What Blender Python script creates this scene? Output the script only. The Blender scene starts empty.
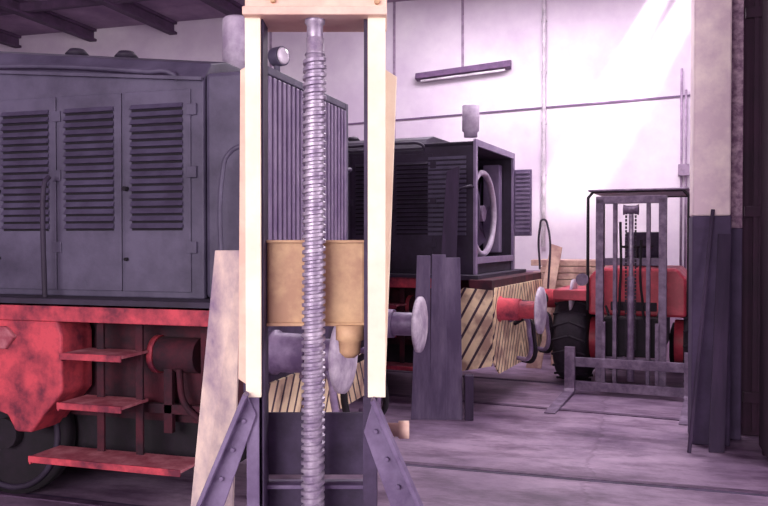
import bpy, bmesh, math, random
from mathutils import Vector, Matrix
random.seed(4)
S=bpy.context.scene
try:
    S.view_settings.view_transform='Standard'; S.view_settings.look='None'
except Exception: pass

def lin(c):
    r=[]
    for v in c:
        v/=255.0
        r.append(v/12.92 if v<=.04045 else ((v+.055)/1.055)**2.4)
    return (r[0],r[1],r[2],1)

def mat(name,c,c2=None,rough=.6,scale=4,metal=0,bump=.15,lo=.4,hi=.7,fine=40,stretch=(1,1,1)):
    m=bpy.data.materials.new(name); m.use_nodes=True
    nt=m.node_tree; b=nt.nodes['Principled BSDF']
    if c2 is None: c2=tuple(v*.78 for v in c)
    tc=nt.nodes.new('ShaderNodeTexCoord'); mp=nt.nodes.new('ShaderNodeMapping')
    mp.inputs['Scale'].default_value=stretch
    nt.links.new(tc.outputs['Object'],mp.inputs['Vector'])
    n=nt.nodes.new('ShaderNodeTexNoise'); n.inputs['Scale'].default_value=scale; n.inputs['Detail'].default_value=8; n.inputs['Roughness'].default_value=.65
    nt.links.new(mp.outputs[0],n.inputs['Vector'])
    r=nt.nodes.new('ShaderNodeValToRGB')
    r.color_ramp.elements[0].position=lo; r.color_ramp.elements[0].color=lin(c2)
    r.color_ramp.elements[1].position=hi; r.color_ramp.elements[1].color=lin(c)
    nt.links.new(n.outputs['Fac'],r.inputs[0]); nt.links.new(r.outputs[0],b.inputs['Base Color'])
    b.inputs['Roughness'].default_value=rough; b.inputs['Metallic'].default_value=metal
    n2=nt.nodes.new('ShaderNodeTexNoise'); n2.inputs['Scale'].default_value=fine; n2.inputs['Detail'].default_value=4
    nt.links.new(mp.outputs[0],n2.inputs['Vector'])
    bp=nt.nodes.new('ShaderNodeBump'); bp.inputs['Strength'].default_value=bump; bp.inputs['Distance'].default_value=.01
    nt.links.new(n2.outputs['Fac'],bp.inputs['Height']); nt.links.new(bp.outputs[0],b.inputs['Normal'])
    return m

M={}
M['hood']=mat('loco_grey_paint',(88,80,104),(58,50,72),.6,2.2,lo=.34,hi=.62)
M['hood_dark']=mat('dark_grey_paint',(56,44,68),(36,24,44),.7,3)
M['louver']=mat('louver_paint',(86,78,104),(66,56,80),.6,6)
M['slot']=mat('slot_black',(24,14,30),None,.9)
M['grille']=mat('grille_paint',(146,130,158),(114,96,130),.5,3)
M['red']=mat('frame_red',(206,72,86),(104,32,54),.7,5,lo=.36,hi=.60)
M['redtop']=mat('step_tread',(206,136,144),(150,66,82),.7,7)
M['red_dark']=mat('frame_dark_red',(84,22,40),(40,12,28),.85,5)
M['black']=mat('undercarriage_black',(34,20,36),(18,10,20),.85,6)
M['pot']=mat('exhaust_grey',(204,190,208),(158,140,166),.5,6)
M['buffer']=mat('buffer_steel',(150,130,160),(100,80,114),.5,6,metal=.15)
M['buffer_rim']=mat('buffer_face',(210,198,210),(146,128,154),.5,8)
M['cream']=mat('jack_cream_paint',(250,236,212),(240,216,192),.6,5,lo=.3,hi=.6)
M['beamc']=mat('jack_beam_paint',(242,214,192),(222,180,164),.6,5)
M['ochre']=mat('jack_ochre_paint',(220,184,140),(178,136,108),.6,6)
M['steel']=mat('screw_steel',(186,174,190),(136,120,146),.42,20,metal=.35,bump=.03)
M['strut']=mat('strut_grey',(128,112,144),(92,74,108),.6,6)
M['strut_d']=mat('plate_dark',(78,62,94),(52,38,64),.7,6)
M['wood']=mat('old_board',(120,106,132),(82,68,96),.85,7,stretch=(1,1,.15))
M['wood_d']=mat('dark_board',(68,50,78),(46,32,56),.85,7,stretch=(1,1,.15))
M['wood_p']=mat('pale_board',(230,206,192),(136,114,140),.8,3,stretch=(1,1,.5),lo=.38,hi=.58)
M['timber']=mat('timber_tan',(214,178,162),(156,118,116),.8,5)
M['plum']=mat('door_plum',(52,18,46),(36,10,34),.85,2)
M['pillar']=mat('pillar_cream',(240,222,218),(212,188,198),.85,5)
M['dado']=mat('pillar_slate',(80,62,96),(58,42,72),.75,3)
M['pipe']=mat('pipe_grey',(216,202,216),None,.5,8)
M['lampd']=mat('fixture_violet',(112,80,122),None,.6,8)
M['joint']=mat('wall_joint',(170,144,174),None,.8,8)
M['tire']=mat('tire_rubber',(46,34,50),(28,18,32),.85,10)
M['mast']=mat('mast_grey',(136,116,142),(88,68,96),.6,8)
M['fred']=mat('tractor_red',(206,66,88),(146,40,60),.5,4)
M['rail']=mat('rail_steel',(108,84,112),(68,46,72),.5,8,metal=.2)
M['beam']=mat('roof_beam',(98,70,104),None,.8,4)
M['ceil']=mat('ceiling_boards',(176,150,176),(140,114,144),.9,1.5)
M['glass']=mat('lamp_glass',(230,217,233),None,.2,4)
M['brick']=mat('brick_edge',(206,176,194),(120,88,116),.9,14)

def stripes():
    m=bpy.data.materials.new('hazard_stripes'); m.use_nodes=True; nt=m.node_tree; b=nt.nodes['Principled BSDF']
    tc=nt.nodes.new('ShaderNodeTexCoord'); sp=nt.nodes.new('ShaderNodeSeparateXYZ'); nt.links.new(tc.outputs['Object'],sp.inputs[0])
    def mth(op,a,b_=None):
        n=nt.nodes.new('ShaderNodeMath'); n.operation=op
        for i,v in enumerate((a,b_)):
            if v is None: continue
            if isinstance(v,(int,float)): n.inputs[i].default_value=v
            else: nt.links.new(v,n.inputs[i])
        return n.outputs[0]
    s=mth('ADD',mth('ABSOLUTE',sp.outputs['Y']),mth('MULTIPLY',sp.outputs['Z'],.55))
    s=mth('SUBTRACT',s,sp.outputs['X'])
    f=mth('FRACT',mth('MULTIPLY',s,8.5)); g=mth('GREATER_THAN',f,.76)
    mx=nt.nodes.new('ShaderNodeMix'); mx.data_type='RGBA'
    nt.links.new(g,mx.inputs['Factor']); mx.inputs[6].default_value=lin((238,212,176)); mx.inputs[7].default_value=lin((70,46,64))
    nz=nt.nodes.new('ShaderNodeTexNoise'); nz.inputs['Scale'].default_value=5; nz.inputs['Detail'].default_value=8; nt.links.new(tc.outputs['Object'],nz.inputs['Vector'])
    rr=nt.nodes.new('ShaderNodeValToRGB'); rr.color_ramp.elements[0].position=.36; rr.color_ramp.elements[0].color=(.45,.36,.42,1); rr.color_ramp.elements[1].position=.52; rr.color_ramp.elements[1].color=(1,1,1,1)
    nt.links.new(nz.outputs['Fac'],rr.inputs[0])
    m2=nt.nodes.new('ShaderNodeMix'); m2.data_type='RGBA'; m2.blend_type='MULTIPLY'; m2.inputs['Factor'].default_value=1
    nt.links.new(mx.outputs[2],m2.inputs[6]); nt.links.new(rr.outputs[0],m2.inputs[7])
    nt.links.new(m2.outputs[2],b.inputs['Base Color']); b.inputs['Roughness'].default_value=.6
    return m
M['stripes']=stripes()

def wallmat():
    m=mat('wall_plaster',(222,209,222),(198,179,202),.9,.8,lo=.35,hi=.65,fine=60)
    nt=m.node_tree; b=nt.nodes['Principled BSDF']; ramp=b.inputs['Base Color'].links[0].from_socket
    g=nt.nodes.new('ShaderNodeNewGeometry'); sp=nt.nodes.new('ShaderNodeSeparateXYZ'); nt.links.new(g.outputs['Position'],sp.inputs[0])
    c=nt.nodes.new('ShaderNodeMath'); c.operation='LESS_THAN'; nt.links.new(sp.outputs['Z'],c.inputs[0]); c.inputs[1].default_value=1.25
    mx=nt.nodes.new('ShaderNodeMix'); mx.data_type='RGBA'; nt.links.new(c.outputs[0],mx.inputs['Factor'])
    nt.links.new(ramp,mx.inputs[6]); mx.inputs[7].default_value=lin((160,128,156)); nt.links.new(mx.outputs[2],b.inputs['Base Color'])
    return m
M['wall']=wallmat()
def floormat():
    m=mat('floor_concrete',(168,144,168),(104,80,110),.5,.6,lo=.36,hi=.64,bump=.25,fine=25)
    nt=m.node_tree; b=nt.nodes['Principled BSDF']; ramp=b.inputs['Base Color'].links[0].from_socket
    tc=nt.nodes.new('ShaderNodeTexCoord')
    n=nt.nodes.new('ShaderNodeTexNoise'); n.inputs['Scale'].default_value=2.2; n.inputs['Detail'].default_value=10; n.inputs['Roughness'].default_value=.72
    mp=nt.nodes.new('ShaderNodeMapping'); mp.inputs['Scale'].default_value=(.6,1.5,1)
    nt.links.new(tc.outputs['Object'],mp.inputs[0]); nt.links.new(mp.outputs[0],n.inputs['Vector'])
    r=nt.nodes.new('ShaderNodeValToRGB'); r.color_ramp.elements[0].position=.38; r.color_ramp.elements[0].color=(.42,.34,.43,1); r.color_ramp.elements[1].position=.56; r.color_ramp.elements[1].color=(1,1,1,1)
    nt.links.new(n.outputs['Fac'],r.inputs[0])
    m1=nt.nodes.new('ShaderNodeMix'); m1.data_type='RGBA'; m1.blend_type='MULTIPLY'; m1.inputs['Factor'].default_value=1
    nt.links.new(ramp,m1.inputs[6]); nt.links.new(r.outputs[0],m1.inputs[7])
    v=nt.nodes.new('ShaderNodeTexVoronoi'); v.feature='DISTANCE_TO_EDGE'; v.inputs['Scale'].default_value=.32
    ad=nt.nodes.new('ShaderNodeMixRGB'); ad.blend_type='ADD'; ad.inputs[0].default_value=.35
    nt.links.new(tc.outputs['Object'],ad.inputs[1]); nt.links.new(n.outputs['Color'],ad.inputs[2]); nt.links.new(ad.outputs[0],v.inputs['Vector'])
    r2=nt.nodes.new('ShaderNodeValToRGB'); r2.color_ramp.elements[0].position=.0; r2.color_ramp.elements[0].color=(.5,.42,.5,1); r2.color_ramp.elements[1].position=.006; r2.color_ramp.elements[1].color=(1,1,1,1)
    nt.links.new(v.outputs['Distance'],r2.inputs[0])
    m2=nt.nodes.new('ShaderNodeMix'); m2.data_type='RGBA'; m2.blend_type='MULTIPLY'; m2.inputs['Factor'].default_value=.6
    nt.links.new(m1.outputs[2],m2.inputs[6]); nt.links.new(r2.outputs[0],m2.inputs[7])
    nt.links.new(m2.outputs[2],b.inputs['Base Color'])
    return m
M['floor']=floormat()

def root(name,loc=(0,0,0),rz=0):
    e=bpy.data.objects.new(name,None); e.location=loc; e.rotation_euler=(0,0,math.radians(rz)); e.empty_display_size=.2
    S.collection.objects.link(e); return e
def mk(name,vs,fs,m,parent=None,bevel=0,smooth=False):
    me=bpy.data.meshes.new(name); me.from_pydata([tuple(v) for v in vs],[],fs); 
    bm=bmesh.new(); bm.from_mesh(me); bmesh.ops.recalc_face_normals(bm,faces=bm.faces); bm.to_mesh(me); bm.free()
    me.materials.append(M[m]); o=bpy.data.objects.new(name,me); S.collection.objects.link(o)
    if parent: o.parent=parent
    if smooth:
        for p in me.polygons: p.use_smooth=(len(p.vertices)<=4)
    if bevel:
        b=o.modifiers.new('bevel','BEVEL'); b.width=bevel; b.segments=2; b.limit_method='ANGLE'
    return o
def boxd(lo,hi,base=0):
    x0,y0,z0=lo; x1,y1,z1=hi
    v=[(x0,y0,z0),(x1,y0,z0),(x1,y1,z0),(x0,y1,z0),(x0,y0,z1),(x1,y0,z1),(x1,y1,z1),(x0,y1,z1)]
    f=[(0,3,2,1),(4,5,6,7),(0,1,5,4),(1,2,6,5),(2,3,7,6),(3,0,4,7)]
    return v,[tuple(i+base for i in q) for q in f]
def box(name,lo,hi,m,parent=None,bevel=.004):
    v,f=boxd(lo,hi); return mk(name,v,f,m,parent,bevel)
def boxes(name,lst,m,parent=None,bevel=0):
    V=[];F=[]
    for lo,hi in lst:
        v,f=boxd(lo,hi,len(V)); V+=v; F+=f
    return mk(name,V,F,m,parent,bevel)
def prism(name,poly,ax,a,b,m,parent=None,bevel=.003,poly2=None):
    n=len(poly); poly2=poly2 or poly
    def P(p,t):
        return (t,p[0],p[1]) if ax=='x' else ((p[0],t,p[1]) if ax=='y' else (p[0],p[1],t))
    V=[P(p,a) for p in poly]+[P(p,b) for p in poly2]
    F=[tuple(range(n)),tuple(range(2*n-1,n-1,-1))]+[(i,(i+1)%n,(i+1)%n+n,i+n) for i in range(n)]
    return mk(name,V,F,m,parent,bevel)
HEX=[(0,3,2,1),(4,5,6,7),(0,1,5,4),(1,2,6,5),(2,3,7,6),(3,0,4,7)]
def lathe(name,p0,p1,prof,m,parent=None,seg=36,bevel=0):
    p0=Vector(p0);p1=Vector(p1);d=(p1-p0);q=d.to_track_quat('Z','Y');L=d.length
    V=[];F=[]
    for t,r in prof:
        for k in range(seg):
            a=2*math.pi*k/seg; V.append(p0+q@Vector((r*math.cos(a),r*math.sin(a),t*L)))
    for i in range(len(prof)-1):
        for k in range(seg):
            k2=(k+1)%seg; F.append((i*seg+k,i*seg+k2,(i+1)*seg+k2,(i+1)*seg+k))
    F.append(tuple(range(seg-1,-1,-1))); F.append(tuple((len(prof)-1)*seg+k for k in range(seg)))
    return mk(name,V,F,m,parent,bevel,True)
def cyl(name,p0,p1,r,m,parent=None,seg=28,bevel=.003):
    return lathe(name,p0,p1,[(0,r),(1,r)],m,parent,seg,bevel)
def tube(name,pts,r,m,parent=None,smooth=True):
    c=bpy.data.curves.new(name,'CURVE'); c.dimensions='3D'; c.bevel_depth=r; c.bevel_resolution=4; c.use_fill_caps=True
    s=c.splines.new('BEZIER' if smooth else 'POLY')
    if smooth:
        s.bezier_points.add(len(pts)-1)
        for bp_,p in zip(s.bezier_points,pts): bp_.co=p; bp_.handle_left_type='AUTO'; bp_.handle_right_type='AUTO'
    else:
        s.points.add(len(pts)-1)
        for bp_,p in zip(s.points,pts): bp_.co=(*p,1)
    c.materials.append(M[m]); o=bpy.data.objects.new(name,c); S.collection.objects.link(o)
    if parent:o.parent=parent
    return o
def torus(name,c,R,r,ax,m,parent=None):
    V=[];F=[];n=40;k=12
    for i in range(n):
        a=2*math.pi*i/n
        for j in range(k):
            b=2*math.pi*j/k; rr=R+r*math.cos(b)
            u,v,w=rr*math.cos(a),rr*math.sin(a),r*math.sin(b)
            p={'x':(w,u,v),'y':(u,w,v),'z':(u,v,w)}[ax]
            V.append((c[0]+p[0],c[1]+p[1],c[2]+p[2]))
    for i in range(n):
        for j in range(k):
            F.append((i*k+j,((i+1)%n)*k+j,((i+1)%n)*k+(j+1)%k,i*k+(j+1)%k))
    return mk(name,V,F,m,parent,0,True)

# ------------------------------------------------ ROOM
X0,X1,Y0,Y1,H=-14.5,4.0,-6.0,12.0,5.4
box('floor',(X0,Y0,-.2),(X1,Y1,0),'floor',None,0)
box('wall_back',(X0,Y1,0),(X1,Y1+.25,H+.2),'wall',None,0)
box('wall_left',(X0-.25,Y0,0),(X0,Y1,H+.2),'wall',None,0)
boxes('wall_right',[((X1,Y0,0),(X1+.25,Y1,1.2)),((X1,Y0,3.6),(X1+.25,Y1,H+.2)),((X1,Y0,1.2),(X1+.25,1.0,3.6)),((X1,5.5,1.2),(X1+.25,Y1,3.6))],'wall')
wn=root('added_window_1')  # unseen window, added as a source for the side light on the grille
boxes('added_window_frame',[((X1+.08,1.0,1.2),(X1+.16,5.5,1.27)),((X1+.08,1.0,3.53),(X1+.16,5.5,3.6)),((X1+.08,1.0,2.37),(X1+.16,5.5,2.41))]+[((X1+.08,1.0+i*.89,1.2),(X1+.16,1.05+i*.89,3.6)) for i in range(6)],'strut',wn)
boxes('wall_front',[((X0,Y0-.25,0),(-8,Y0,H+.2)),((2.5,Y0-.25,0),(X1,Y0,H+.2)),((-8,Y0-.25,4.4),(2.5,Y0,H+.2))],'wall')
sl=[(.40,.78),(.81,1.28)]; ys0,ys1=8.6,11.9
ceil=[((X0,Y0,H),(sl[0][0],Y1,H+.15)),((sl[0][0],Y0,H),(sl[1][1],ys0,H+.15)),((sl[0][1],ys0,H),(sl[1][0],ys1,H+.15)),((sl[0][0],ys1,H),(sl[1][1],Y1,H+.15)),((sl[1][1],Y0,H),(X1,Y1,H+.15))]
boxes('ceiling',ceil,'ceil')
rb=root('roof_truss')
for i,x in enumerate((-12.2,-10.6,-9.0,-7.4,-5.9)):
    boxes('rafter_%d'%i,[((x-.07,4,H-.22),(x+.07,Y1-.01,H-.18)),((x-.015,4,H-.18),(x+.015,Y1-.01,H-.04)),((x-.07,4,H-.05),(x+.07,Y1-.01,H-.005))],'beam',rb)
for i,y in enumerate((7.5,10.2)):
    box('purlin_%d'%i,(-13,y,H-.18),(-5.5,y+.1,H-.05),'beam',rb)
for i,(x,z0,z1) in enumerate(((-2.42,4.3,H),(-3.5,1,H),(-5.6,1,H))):
    box('trim_%d'%(i+1),(x-.02,Y1-.012,z0),(x+.02,Y1,z1),'joint',None,0)
mk('trim_4',[(-6.5,Y1-.02,3.44),(-6.5,Y1,3.44),(X1,Y1,3.83),(X1,Y1-.02,3.83),(-6.5,Y1-.02,3.465),(-6.5,Y1,3.465),(X1,Y1,3.855),(X1,Y1-.02,3.855)],HEX,'lampd')
wp=root('wall_pipe')
cyl('riser',(-1.2,Y1-.05,1.6),(-1.2,Y1-.05,H),.03,'pipe',wp)
for i in range(5): box('clip_%d'%i,(-1.24,Y1-.07,1.9+i*.75),(-1.16,Y1,1.93+i*.75),'pipe',wp,0)
fl=root('fluorescent_wall_lamp')
mk('housing',[(-3.13,Y1-.16,4.16),(-3.13,Y1-.02,4.14),(-1.68,Y1-.02,4.24),(-1.68,Y1-.16,4.26),(-3.13,Y1-.12,4.25),(-3.13,Y1,4.27),(-1.68,Y1,4.38),(-1.68,Y1-.12,4.36)],HEX,'lampd',fl,.005)
cyl('tube_lamp',(-3.05,Y1-.1,4.13),(-1.76,Y1-.1,4.22),.02,'glass',fl)
lad=root('wall_conduit')
for i,x in enumerate((.70,.76)): cyl('conduit_%d'%i,(x,Y1-.04,1.2),(x,Y1-.04,4.1-.3*i),.016,'joint',lad,12,0)
box('conduit_box',(.66,Y1-.1,2.6),(.8,Y1,2.76),'joint',lad)

pl=root('concrete_pillar')
box('shaft',(.51,7.1,1.9),(.80,7.5,H),'pillar',pl,.015)
box('painted_foot',(.505,7.09,0),(.805,7.5,1.9),'dado',pl,.012)
box('brick_reveal',(.80,7.35,1.8),(.92,7.5,H),'brick',pl,.01)
box('brick_reveal_foot',(.805,7.35,0),(.92,7.5,1.8),'dado',pl,.01)
dr=root('door_1')
box('leaf',(.93,7.52,0.01),(3.98,7.6,H-.02),'plum',dr)
for i in range(8): box('rib_%d'%i,(1.02+i*.36,7.49,.05),(1.06+i*.36,7.52,H-.05),'plum',dr)
for i,z in enumerate((.3,1.9,3.6)): box('crossbar_%d'%i,(.95,7.47,z),(3.95,7.52,z+.09),'plum',dr)
lk=root('steel_locker')
box('carcass',(1.0,6.5,.06),(1.55,6.95,4.2),'plum',lk,.01)
boxes('locker_doors',[((1.01,6.48,.1),(1.27,6.5,4.15)),((1.28,6.48,.1),(1.54,6.5,4.15))],'plum',lk,.005)
boxes('feet',[((1.02,6.52,0),(1.07,6.57,.06)),((1.48,6.52,0),(1.53,6.57,.06)),((1.02,6.88,0),(1.07,6.93,.06)),((1.48,6.88,0),(1.53,6.93,.06))],'plum',lk,0)
lp=root('leaning_pole'); cyl('shaft',(.47,6.8,.0),(.66,7.06,1.95),.016,'wood_d',lp)
lb=root('leaning_plank')
mk('board',[(.62,6.86,0),(.74,6.88,0),(.74,6.91,0),(.62,6.89,0),(.70,7.04,1.75),(.80,7.05,1.75),(.80,7.075,1.75),(.70,7.07,1.75)],HEX,'wood_d',lb,.003)

def track(loc,rz,xa,xb):
    r=root('railway_track',loc,rz)
    for i,s in enumerate((-.75,.75)):
        boxes('rail_%d'%i,[((xa,s-.03,0),(xb,s+.03,.008))],'rail',r)
        boxes('flangeway_%d'%i,[((xa,s+(.03 if s<0 else -.065),0),(xb,s+(.065 if s<0 else -.03),.003))],'strut_d',r)
track((-2.1,5.1,0),0,-12.2,5.9); track((-1.45,9.0,0),-7,-12.4,4.8)

# ------------------------------------------------ LOCOMOTIVE
def loco(loc,opened,potx,poty,L=5.6,rz=0):
    R=root('shunting_locomotive',loc,rz)
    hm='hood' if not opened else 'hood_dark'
    hw=.77; bo=.16 if opened else 0
    def prof(u): return [(-hw,1.34),(hw,1.34),(hw,2.66+u*.8),(hw-.10,2.79+u),(hw-.3,2.84+u),(-hw+.3,2.84+u),(-hw+.10,2.79+u),(-hw,2.66+u*.8)]
    x1=-.37 if not opened else -.55
    up=.22 if not opened else .0
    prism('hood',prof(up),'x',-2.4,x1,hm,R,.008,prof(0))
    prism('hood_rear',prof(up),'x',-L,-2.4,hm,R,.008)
    mk('drip_rail',[(-2.4,-hw-.025,2.665+up*.8),(-2.4,-hw,2.665+up*.8),(x1,-hw,2.665),(x1,-hw-.025,2.665),(-2.4,-hw-.025,2.685+up*.8),(-2.4,-hw,2.685+up*.8),(x1,-hw,2.685),(x1,-hw-.025,2.685)],HEX,hm,R)
    tube('roof_pipe',[(-2.4,-.80,2.735+up*.6),(-1.4,-.79,2.735+up*.35),(-.75,-.79,2.74),(-.58,-.78,2.72),(-.55,-.76,2.68)],.016,hm,R)
    boxes('cab_body',[((-L-2.2,-1.1,1.34),(-L,1.1,2.45))],hm,R,.02)
    boxes('cab_posts',[((-L-.1,-1.1,2.45),(-L,-.95,3.15)),((-L-.1,.95,2.45),(-L,1.1,3.15)),((-L-2.2,-1.1,2.45),(-L-2.1,-.95,3.15)),((-L-2.2,.95,2.45),(-L-2.1,1.1,3.15)),((-L-.1,-.1,2.45),(-L,.1,3.15))],hm,R)
    prism('cab_roof',[(-1.15,3.15),(1.15,3.15),(.9,3.3),(0,3.38),(-.9,3.3)],'x',-L-2.3,-L+.15,hm,R,.02)
    xs=[-.44-.49*i for i in range(10)]
    for side in (-1,1):
        y=side*hw
        for i in range(len(xs)-1):
            a,b=xs[i+1]+.012,xs[i]-.012
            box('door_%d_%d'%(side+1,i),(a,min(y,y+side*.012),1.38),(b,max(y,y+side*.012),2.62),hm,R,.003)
            V=[];F=[];V2=[];F2=[]
            lw0,lw1=a+.05,b-.05
            yy=y+side*.0125
            for k in range(17):
                z=2.54-k*.046
                bs=len(V)
                for xx in (lw0,lw1):
                    V+= [(xx,yy,z),(xx,yy+side*.024,z-.030),(xx,yy,z-.032)]
                F+=[(bs,bs+1,bs+4,bs+3),(bs+1,bs+2,bs+5,bs+4),(bs+2,bs,bs+3,bs+5),(bs,bs+2,bs+1),(bs+3,bs+4,bs+5)]
                v,f=boxd((lw0+.005,min(yy-side*.002,yy+side*.002),z-.045),(lw1-.005,max(yy-side*.002,yy+side*.002),z-.031),len(V2)); V2+=v;F2+=f
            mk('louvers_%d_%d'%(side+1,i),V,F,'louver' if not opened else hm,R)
            mk('louver_slots_%d_%d'%(side+1,i),V2,F2,'slot',R)
        hs=[]
        for i,xx in enumerate(xs):
            if i==1: continue
            for z in (2.46,2.08,1.62): hs.append(((xx-.035,min(y,y+side*.022),z),(xx+.03,max(y,y+side*.022),z+.07)))
        boxes('hinges_%d'%(side+1),hs,hm,R,.003)
        for i in (1,3,5,7):
            cyl('door_knob_%d_%d'%(side+1,i),(xs[i]+.03,y,2.02),(xs[i]+.03,y+side*.05,2.02),.015,'slot',R,12)
            cyl('door_latch_%d_%d'%(side+1,i),(xs[i]+.03,y,1.58),(xs[i]+.03,y+side*.04,1.58),.011,'slot',R,12)
    if not opened:
        boxes('radiator_housing',[((-.37,-.75,1.34),(-.03,.75,2.72))],hm,R,.03)
        boxes('radiator_frame',[((-.03,-.76,1.34),(.02,-.70,2.75)),((-.03,.70,1.34),(.02,.76,2.75)),((-.03,-.70,2.70),(.02,.70,2.75)),((-.03,-.70,1.34),(.02,.70,1.62))],hm,R,.006)
        boxes('radiator_core',[((-.04,-.70,1.62),(-.015,.70,2.70))],'hood_dark',R)
        boxes('radiator_ribs',[((-.02,-.69+i*.0705,1.63),(.03,-.648+i*.0705,2.69)) for i in range(20)],'grille',R,.006)
        cyl('headlight',(-.02,-.5,2.84),(.05,-.53,2.84),.06,'hood',R)
        lathe('headlight_lens',(.05,-.53,2.84),(.068,-.535,2.84),[(0,.055),(.7,.045),(1,.02)],'glass',R)
        cyl('headlight_stem',(0,-.51,2.74),(0,-.51,2.80),.02,'hood',R,12)
    else:
        boxes('radiator_frame',[((-.55,-.77,1.34),(0,-.735,2.72)),((-.55,.735,1.34),(0,.77,2.72)),((-.55,-.77,2.68),(0,.77,2.73)),((-.55,-.72,1.34),(0,.72,1.5))],hm,R,.008)
        boxes('frame_edge',[((0,-.785,1.34),(.03,-.72,2.75)),((0,.72,1.34),(.03,.785,2.75)),((0,-.72,2.68),(.03,.72,2.75)),((0,-.72,1.45),(.03,.72,1.52))],'grille',R,.003)
        torus('fan_shroud',(-.14,0.0,2.0),.46,.035,'x','pot',R)
        cyl('fan_hub',(-.3,0.0,2.0),(-.12,0.0,2.0),.09,'mast',R)
        boxes('radiator_core',[((-.5,-.72,1.5),(-.4,.72,2.65))],'strut_d',R)
        boxes('radiator_tanks',[((-.3,-.5,1.42),(-.12,.5,1.5)),((-.3,.55,1.55),(-.1,.68,2.6))],'grille',R,.01)
        for i in range(6):
            a=i*math.pi/3
            mk('fan_blade_%d'%i,[(-.24,math.cos(a-.1)*.08,2.0+math.sin(a-.1)*.08),(-.18,math.cos(a+.2)*.08,2.0+math.sin(a+.2)*.08),(-.18,math.cos(a+.25)*.42,2.0+math.sin(a+.25)*.42),(-.24,math.cos(a-.1)*.42,2.0+math.sin(a-.1)*.42)],[(0,1,2,3)],'strut_d',R)
        boxes('side_vents',[((-.5,-.785,1.75+i*.05),(-.08,-.77,1.78+i*.05)) for i in range(17)],'hood',R)
        boxes('open_door',[((.03,.76,1.75),(.24,.79,2.55))],'strut',R,.004)
        boxes('open_door_slats',[((.05,.735,1.8+i*.05),(.22,.76,1.825+i*.05)) for i in range(15)],'grille',R)
        tube('coolant_hose',[(-.2,-.6,2.5),(-.05,-.62,2.3),(-.02,-.6,1.9),(-.1,-.55,1.6)],.03,'strut_d',R)
        tube('far_grab_rail',[(.30,.95,1.34),(.30,.95,1.85),(.34,.95,1.95),(.40,.95,1.85),(.40,.95,1.0)],.013,'hood_dark',R)
    pz=2.84
    lathe('exhaust_pot',(potx,poty,pz),(potx,poty,pz+.36),[(0,.075),(.15,.075),(.18,.095),(.95,.095),(1,.08)],'pot',R)
    for i,x in enumerate((-1.2,-1.6,-2.4)):
        zz=2.84+up*min(1,max(0,(-x+x1)/(2.4+x1)))
        lathe('roof_cap_%d'%i,(x,-.35,zz-.01),(x,-.35,zz+.06),[(0,.05),(.4,.05),(.5,.08),(1,.05)],'hood_dark',R)
    for sy in (-1,1):
        tube('front_handrail_%d'%sy,[(-.16,sy*.92,1.33),(-.16,sy*.92,2.08),(-.12,sy*.92,2.2),(-.02,sy*.9,2.25),(.0,sy*.76,2.25)],.014,hm,R)
        tube('side_handrail_%d'%sy,[(-1.42,sy*.86,2.1),(-1.42,sy*.9,2.06),(-1.42,sy*.9,1.1)],.016,'hood_dark',R)
    boxes('running_board',[((-L-2.2,-1.0,1.29),(.12,1.0,1.34))],'hood_dark',R,.004)
    boxes('frame_valance',[((-L-2.2,-1.0,1.2),(-.2,-.96,1.31)),((-L-2.2,.96,1.2),(-.2,1.0,1.31))],'red',R,.004)
    boxes('main_frame',[((-L-2.1,-.66,.55),(.05,-.6,1.29)),((-L-2.1,.6,.55),(.05,.66,1.29))],'red_dark',R)
    boxes('belly_tank',[((-L,-.6,.25),(-.3,.6,1.28))],'black',R,.02)
    boxes('buffer_beam',[((.05,-1.08,.62),(.13+bo,1.08,1.3))],'red_dark' if opened else 'strut_d',R,.006)
    zb=.34 if opened else .5; zt=1.22 if opened else .88
    prism('stripe_panel',[(-1.06,zt-.08),(-1.06,zb+.14),(-.85,zb),(.85,zb),(1.06,zb+.14),(1.06,zt-.08),(1.0,zt),(-1.0,zt)],'x',.131+bo,.15+bo,'stripes',R,0)
    if opened:
        prism('stripe_side_panel',[(-.16,1.10),(.0,1.22),(.30,1.2),(.30,.45),(-.02,.38),(-.14,.55)],'y',-1.10,-1.085,'stripes',R,0)
    zc=1.0 if opened else 1.05
    for i,s in enumerate((-.86,.86)):
        sm='red' if opened else 'buffer'; rd=.235 if opened else .215
        lathe('buffer_housing_%d'%i,(.13+bo,s,zc),(.36+bo,s,zc),[(0,.13),(.12,.13),(.13,.115),(1,.11)],sm,R)
        cyl('buffer_plunger_%d'%i,(.3+bo,s,zc),(.56+bo,s,zc),.09,sm,R)
        lathe('buffer_disc_%d'%i,(.55+bo,s,zc),(.60+bo,s,zc),[(0,.17),(.1,rd),(.55,rd),(.8,.17),(1,.05)],'buffer_rim',R,48)
    tube('coupling_hook',[(.15+bo,0,1.0),(.35+bo,0,1.0),(.42+bo,0,1.05),(.38+bo,0,1.12)],.035,'black',R)
    for i,(y0,z0) in enumerate(((-.5,.85),(-.3,.8),(.35,.85),(.55,.8))):
        tube('brake_hose_%d'%i,[(.15+bo,y0,z0),(.3+bo,y0,z0+.05),(.36+bo,y0+.03,z0-.15),(.33+bo,y0+.1,z0-.4),(.2+bo,y0+.18,z0-.42)],.024,'black' if i%2 else 'buffer',R)
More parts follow.
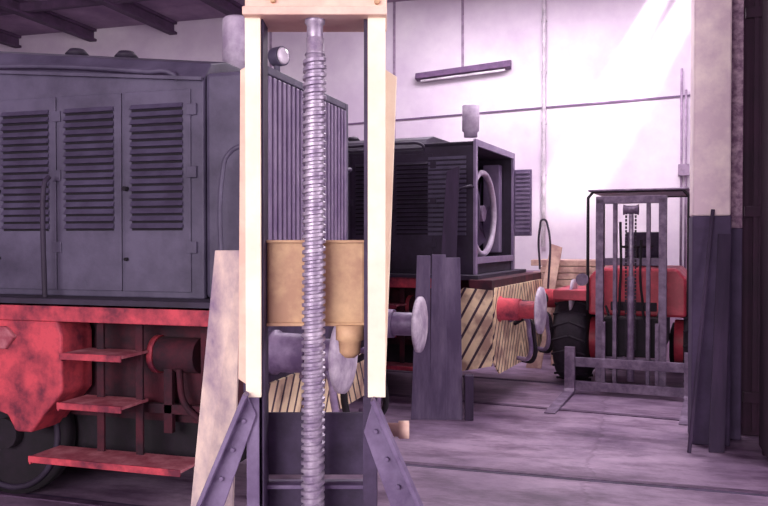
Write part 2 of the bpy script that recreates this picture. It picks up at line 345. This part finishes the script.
    for sy in (-1,1):
        q=[(-2.0,1.2),(-1.25,1.2),(-1.22,1.12),(-1.22,.76),(-1.37,.6),(-1.45,.5),(-1.57,.5),(-1.63,.6),(-2.0,.7)]
        prism('sandbox_%d'%sy,q,'y',sy*1.0,sy*.7,'red',R,.015)
        prism('sandbox_lid_%d'%sy,[(-1.98,1.02),(-1.62,1.02),(-1.55,1.10),(-1.62,1.16),(-1.98,1.16)],'y',sy*1.03,sy*.98,'redtop',R,.01)
        for i,(a,b,z) in enumerate(((-1.17,-.74,1.0),(-1.19,-.74,.70),(-1.40,-.35,.36))):
            y0,y1=sorted((sy*1.08,sy*.80))
            boxes('step_%d_%d'%(sy,i),[((a,y0,z),(b,y1,z+.018))],'redtop',R,.003)
            boxes('step_edge_%d_%d'%(sy,i),[((a,sy*1.08-.006,z-.018),(b,sy*1.08+.006,z+.022)),((a,y0,z-.03),(a+.012,y1,z))],'red',R,.003)
        boxes('step_hanger_%d'%sy,[((-1.08,sy*.84-.01,.36),(-1.03,sy*.84+.01,1.22)),((-.80,sy*.84-.01,.36),(-.75,sy*.84+.01,1.22))],'red_dark',R,.003)
        cyl('brake_cylinder_%d'%sy,(-.72,sy*.68,.98),(-.44,sy*.68,.98),.11,'red_dark',R)
        cyl('brake_cylinder_cap_%d'%sy,(-.76,sy*.68,.98),(-.72,sy*.68,.98),.12,'red',R)
        tube('brake_rod_%d'%sy,[(-.55,sy*.76,.9),(-.5,sy*.78,.7),(-.35,sy*.78,.55),(-.3,sy*.76,.3)],.02,'red_dark',R)
        boxes('brake_gear_%d'%sy,[((-.66,sy*.74-.02,.5),(-.60,sy*.74+.02,.9)),((-.4,sy*.74-.02,.3),(-.34,sy*.74+.02,1.2)),((-1.1,sy*.74-.02,.62),(-.3,sy*.74+.02,.68))],'red_dark',R,.004)
    for i,x in enumerate((-1.82,-3.9,-6.0)):
        for j,s in enumerate((-.75,.75)):
            a,b=sorted((s,s*.84))
            lathe('wheel_%d_%d'%(i,j),(x,a,.428),(x,b,.428),[(0,.34),(.02,.42),(.9,.42),(1,.40)],'black',R,48)
            cyl('wheel_hub_%d_%d'%(i,j),(x,s*1.0,.428),(x,s*1.1,.428),.1,'black',R)
            torus('wheel_tyre_%d_%d'%(i,j),(x,s*1.01,.428),.37,.02,'y','hood_dark',R)
        cyl('axle_%d'%i,(x,-.7,.428),(x,.7,.428),.07,'black',R)
    return R
loco((-2.1,5.1,0),False,-.44,-.2)
loco((-1.45,9.0,0),True,-.2,-.25,5.6,-7)

# ------------------------------------------------ SCREW JACK
J=root('screw_lifting_jack',(-1.076,2.70,0),17)
def chan(name,x0,x1,z0,z1,m,outer):
    t=.012
    l=[((x0,-.06,z0),(x1,-.06+t,z1)),((x0,.10-t,z0),(x1,.10,z1))]
    l.append(((x0,-.06+t,z0),(x0+t,.10-t,z1)) if outer<0 else ((x1-t,-.06+t,z0),(x1,.10-t,z1)))
    boxes(name,l,m,J,.002)
chan('column_left',-.252,-.197,1.14,2.49,'cream',-1)
chan('column_right',.182,.245,1.14,2.49,'cream',1)
box('column_right_guide',(.168,-.04,.12),(.182,.08,2.49),'strut_d',J,0)
box('column_left_guide',(-.197,-.04,.12),(-.191,.08,2.49),'strut_d',J,0)
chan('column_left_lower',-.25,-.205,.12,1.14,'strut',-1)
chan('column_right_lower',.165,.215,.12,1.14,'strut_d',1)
prism('fin_left',[(-.285,2.32),(-.25,2.34),(-.25,1.16),(-.295,1.19)],'y',.03,.05,'beamc',J)
prism('fin_right',[(.24,2.34),(.288,2.31),(.245,1.16),(.2,1.14)],'y',.101,.12,'cream',J)
box('head_beam',(-.25,-.075,2.515),(.25,.12,2.66),'beamc',J,.006)
box('head_flange',(-.255,-.10,2.485),(.25,.14,2.515),'beamc',J,.004)
for i,(x,z) in enumerate(((-.21,2.57),(-.05,2.555),(.055,2.565),(.205,2.57),(.215,2.535),(-.15,2.54))):
    cyl('head_bolt_%d'%i,(x,-.092,z),(x,-.07,z),.011,'ochre',J,6)
box('gear_case',(-.16,-.09,2.66),(.16,.14,2.86),'ochre',J,.03)
cyl('motor',(.0,.02,2.86),(.0,.02,3.15),.09,'strut',J)
V=[];F=[];seg=40;pitch=.027;z0=.14;z1=2.34
prof=[(0,.0335),(.30,.0335),(.42,.0425),(.84,.0425)]
nt_=int((z1-z0)/pitch); nr=nt_*4
for i in range(nr):
    f,r=prof[i%4]; zb=z0+pitch*(i//4+f)
    for k in range(seg):
        a=2*math.pi*k/seg; z=zb+pitch*k/seg; c=(z-1.6)*.006-.012
        V.append((c+r*math.cos(a),-.03+r*math.sin(a),z))
for i in range(nr-1):
    for k in range(seg-1): F.append((i*seg+k,i*seg+k+1,(i+1)*seg+k+1,(i+1)*seg+k))
    if i+5<nr: F.append((i*seg+seg-1,(i+4)*seg,(i+5)*seg,(i+1)*seg+seg-1))
mk('threaded_spindle',V,F,'steel',J,0,False)
cyl('spindle_core',(-.021,-.03,.12),(-.0065,-.03,2.42),.0325,'steel',J)
lathe('spindle_neck',(-.007,-.03,2.36),(-.007,-.03,2.50),[(0,.036),(.1,.029),(.75,.029),(.8,.036),(1,.036)],'steel',J)
box('carriage',(-.190,.035,1.385),(.168,.085,1.70),'ochre',J,.008)
box('carriage_top_rib',(-.190,.02,1.69),(.168,.035,1.70),'ochre',J,.002)
box('carriage_bottom_rib',(-.190,.02,1.385),(.168,.035,1.397),'ochre',J,.002)
lathe('carriage_lug',(.115,.03,1.27),(.115,.03,1.39),[(0,.02),(.15,.038),(.5,.042),(.55,.052),(1,.052)],'ochre',J)
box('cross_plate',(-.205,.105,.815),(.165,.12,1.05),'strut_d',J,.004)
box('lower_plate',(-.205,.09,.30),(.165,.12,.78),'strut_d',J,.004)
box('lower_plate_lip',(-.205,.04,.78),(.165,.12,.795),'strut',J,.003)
for nme,sg in (('strut_left',-1),('strut_right',1)):
    o=[(.252,1.165),(.70,.10),(.56,.10),(.213,1.08)] if sg<0 else [(.205,1.145),(.66,.10),(.50,.10),(.168,1.02)]
    prism(nme,[(sg*a,b) for a,b in o],'y',-.075,-.063,'strut',J)
    e=[(o[0][0],o[0][1]),(o[1][0],o[1][1]),(o[1][0]-.014,o[1][1]),(o[0][0]-.014,o[0][1]-.01)]
    prism(nme+'_flange',[(sg*a,b) for a,b in e],'y',-.12,-.0,'strut',J)
    for i in range(3):
        t=.06+.1*i
        x=(o[0][0]+o[3][0])/2*(1-t)+(o[1][0]+o[2][0])/2*t; z=(o[0][1]+o[3][1])/2*(1-t)+.1*t
        cyl(nme+'_bolt_%d'%i,(sg*x,-.09,z),(sg*x,-.074,z),.009,'strut',J,6)
box('base',(-.76,-.14,.03),(.7,.22,.12),'strut',J,.01)
for i,x in enumerate((-.65,.6)):
    cyl('base_roller_%d'%i,(x,-.17,.05),(x,-.14,.05),.05,'black',J)
    cyl('base_roller_b%d'%i,(x,.22,.05),(x,.25,.05),.05,'black',J)
lathe('hand_crank_bar',(.17,.15,.975),(.335,.15,.975),[(0,.026),(.75,.026),(.76,.034),(1,.034)],'beamc',J)
box('crank_bracket',(.15,.12,.93),(.19,.17,1.03),'strut_d',J)

B=root('leaning_board',(-1.076,2.70,0),17)
mk('board',[(-.60,.30,0),(-.40,.34,0),(-.40,.37,0),(-.60,.33,0),(-.415,.20,1.66),(-.31,.20,1.66),(-.31,.225,1.66),(-.415,.225,1.66)],HEX,'wood_p',B,.003)

P=root('plank_stack',(-1.72,7.35,0),14)
for i,(a,b,h,y) in enumerate(((-.24,-.07,1.55,0),(-.065,.09,1.56,.0),(.095,.24,1.53,.01))):
    mk('plank_%d'%i,[(a-.01,y,0),(b,y,0),(b,y+.04,0),(a-.01,y+.04,0),(a*.82,y+.18,h),(b*.92,y+.18,h),(b*.92,y+.22,h),(a*.82,y+.22,h)],HEX,'wood',P,.004)
box('kicker_block',(.26,-.02,.0),(.34,.1,.42),'wood_d',P)
P2=root('leaning_plank',(-1.70,7.66,0),14)
mk('board',[(-.16,0,0),(.04,0,0),(.04,.03,0),(-.16,.03,0),(.0,.12,2.38),(.13,.12,2.44),(.13,.15,2.44),(.0,.15,2.38)],HEX,'wood_d',P2,.003)

T=root('timber_pile')
for i in range(12):
    z=.9+.09*(i//2); y=11.0+.3*(i%2)
    box('beam_%d'%i,(-1.2+random.uniform(-.15,.1),y,z),(-.2+random.uniform(-.2,.1),y+.26,z+.08),'timber',T,.006)
boxes('trestle',[((-1.0,11.0,0),(-.92,11.08,.9)),((-.3,11.0,0),(-.22,11.08,.9)),((-1.0,11.48,0),(-.92,11.56,.9)),((-.3,11.48,0),(-.22,11.56,.9)),((-1.1,11.0,.82),(-.1,11.56,.895))],'timber',T,.004)
mk('slanted_board',[(-1.3,10.7,.0),(-1.1,10.7,.0),(-1.1,10.74,.0),(-1.3,10.74,.0),(-1.0,10.95,1.65),(-.85,10.95,1.6),(-.85,10.99,1.6),(-1.0,10.99,1.65)],HEX,'timber',T,.003)

# ------------------------------------------------ FORKLIFT TRACTOR
K=root('forklift_tractor',(.02,9.1,0),-6)
for i,(a,b) in enumerate(((-.37,-.29),(-.19,-.15),(.16,.20),(.29,.37))):
    y=0 if i in(0,3) else .03
    boxes('mast_rail_%d'%i,[((a,y,.12),(b,y+.015,2.15)),((a,y+.085,.12),(b,y+.1,2.15)),((a if i>1 else b-.015,y+.015,.12),(a+.015 if i>1 else b,y+.085,2.15))],'mast',K,.002)
boxes('mast_crossbars',[((-.37,-.0,2.10),(.37,.11,2.18)),((-.37,.1,1.42),(.37,.14,1.5)),((-.37,.1,.3),(.37,.14,.4))],'mast',K,.004)
cyl('lift_cylinder',(0.0,.06,.15),(0.0,.06,1.3),.04,'mast',K); cyl('lift_rod',(0,.06,1.3),(0,.06,2.02),.025,'steel',K)
for i,x in enumerate((-.05,.05)):
    boxes('lift_chain_%d'%i,[((x-.01,.02,.5+k*.04),(x+.01,.035,.53+k*.04)) for k in range(38)],'tire',K)
lathe('chain_pulley',(-.08,.04,2.03),(.08,.04,2.03),[(0,.06),(.2,.045),(.8,.045),(1,.06)],'mast',K)
boxes('fork_carriage',[((-.62,-.09,.30),(.62,-.04,.40)),((-.62,-.09,.04),(.62,-.04,.14)),((-.3,-.04,.1),(-.26,.02,.8)),((.26,-.04,.1),(.3,.02,.8))],'mast',K,.004)
for i,x in enumerate((-.68,.56)):
    prism('fork_%d'%i,[(-.1,.52),(-.15,.52),(-.16,.07),(-.2,.045),(-1.25,.012),(-1.25,.004),(-.15,.004),(-.1,.03)],'x',x,x+.11,'mast',K,.003)
prism('hood',[(-.50,.84),(.56,.84),(.56,1.27),(.46,1.38),(-.40,1.38),(-.50,1.27)],'y',.35,1.7,'fred',K,.03)
boxes('hood_trim',[((-.25,.335,.90),(.25,.35,1.0))],'tire',K,.01)
boxes('chassis',[((-.3,.15,.4),(.3,1.9,.84))],'black',K,.02)
boxes('fender',[((-.90,.35,1.08),(-.50,1.25,1.12)),((.56,.35,1.08),(.92,1.25,1.12)),((-.90,.32,1.0),(-.50,.36,1.12)),((.56,.32,1.0),(.92,.36,1.12))],'fred',K,.01)
box('seat',(-.22,1.1,1.38),(.22,1.5,1.48),'tire',K,.03); box('seat_back',(-.22,1.45,1.48),(.22,1.53,1.8),'strut_d',K,.03)
torus('steering_wheel',(0,.72,1.62),.17,.014,'z','black',K); cyl('steering_column',(0,.6,1.3),(0,.72,1.62),.018,'black',K)
tube('cab_frame_a',[(-.5,.3,.9),(-.5,.3,2.18),(-.44,.3,2.25),(.52,.3,2.25),(.58,.3,2.18),(.58,.3,.9)],.018,'black',K,False)
tube('cab_frame_b',[(-.5,1.6,.9),(-.5,1.6,2.18),(-.44,1.6,2.25),(.52,1.6,2.25),(.58,1.6,2.18),(.58,1.6,.9)],.018,'black',K,False)
boxes('cab_roof',[((-.5,.28,2.25),(.58,1.62,2.275))],'mast',K,.01)
for j,s in enumerate((-1,1)):
    a,b=sorted((s*.52,s*.92))
    lathe('front_tire_%d'%j,(a,.78,.53),(b,.78,.53),[(0,.28),(0.02,.45),(.15,.515),(.3,.52),(.7,.52),(.85,.515),(.98,.45),(1,.28)],'tire',K,48)
    cyl('front_rim_%d'%j,(s*.42,.78,.53),(s*.88,.78,.53),.25,'fred',K)
    for q in range(20):
        an=q*2*math.pi/20; c=Vector((0,math.cos(an),math.sin(an)))
        p=Vector((0,.78,.53))+c*.510
        cyl('lug_%d_%d'%(j,q),(s*.53,p.y,p.z),(s*.71,p.y+.06*math.sin(an),p.z-.06*math.cos(an)),.016,'tire',K,6,0)
        cyl('lug_b_%d_%d'%(j,q),(s*.91,p.y,p.z),(s*.73,p.y+.06*math.sin(an),p.z-.06*math.cos(an)),.016,'tire',K,6,0)
    lathe('rear_tire_%d'%j,(s*.3,1.95,.32),(s*.52,1.95,.32),[(0,.2),(.15,.31),(.5,.32),(.85,.31),(1,.2)],'tire',K,36)
lathe('work_light',(-.55,.28,1.25),(-.55,.2,1.25),[(0,.04),(.6,.07),(1,.07)],'mast',K)
tube('exhaust_pipe',[(.25,1.0,1.34),(.25,1.0,1.9)],.03,'black',K,False)
tube('hydraulic_hose_a',[(-.12,.12,1.9),(-.12,.1,1.2),(-.2,.2,.8),(-.3,.3,.95)],.014,'black',K)
tube('hydraulic_hose_b',[(.1,.12,1.7),(.11,.1,1.1),(.2,.2,.75),(.3,.3,.95)],.014,'black',K)

# ------------------------------------------------ LIGHT
w=bpy.data.worlds.new('World'); S.world=w; w.use_nodes=True
w.node_tree.nodes['Background'].inputs[0].default_value=lin((234,219,236)); w.node_tree.nodes['Background'].inputs[1].default_value=1.1
def area(name,loc,target,sx,sy,E,col=(1,.88,1)):
    l=bpy.data.lights.new(name,'AREA'); l.shape='RECTANGLE'; l.size=sx; l.size_y=sy; l.energy=E; l.color=col
    o=bpy.data.objects.new(name,l); S.collection.objects.link(o); o.location=loc
    o.rotation_euler=(Vector(target)-Vector(loc)).to_track_quat('-Z','Y').to_euler(); return o
area('doorway_daylight',(-2.7,-5.6,2.9),(-1.5,6,1.7),6,2.6,780,(1,.93,.94))
area('side_fill',(3.9,3.25,2.4),(-3,4.5,1.2),4.4,2.3,220,(1,.93,.96))  # added side fill at the invented window, brightens radiator grille and jack column
area('ceiling_fill_far',(-.8,9.3,5.3),(-.8,9.4,0),4.5,2.6,430,(1,.93,.98))  # added fill lamp for back wall and floor, hung under the ceiling
area('ceiling_fill_left',(-8.5,9.0,5.0),(-8.5,9.2,0),3,3,60,(.98,.88,1))  # added lamp under the closed left part of the ceiling, no opening above
sn=bpy.data.lights.new('sun','SUN'); sn.energy=7; sn.angle=math.radians(5.5); sn.color=(1,.96,.92)
so=bpy.data.objects.new('sun',sn); S.collection.objects.link(so); so.location=(5,-5,12)
so.rotation_euler=Vector((-.55,1,-1)).to_track_quat('-Z','Y').to_euler()

cam=bpy.data.cameras.new('camera'); cam.sensor_width=36; cam.lens=37.5; cam.clip_start=.05
co=bpy.data.objects.new('camera',cam); S.collection.objects.link(co)
co.matrix_world=Matrix.Translation((0,0,1.7))@Matrix.Rotation(math.radians(17),4,'Z')@Matrix.Rotation(math.radians(89.07),4,'X')
S.camera=co
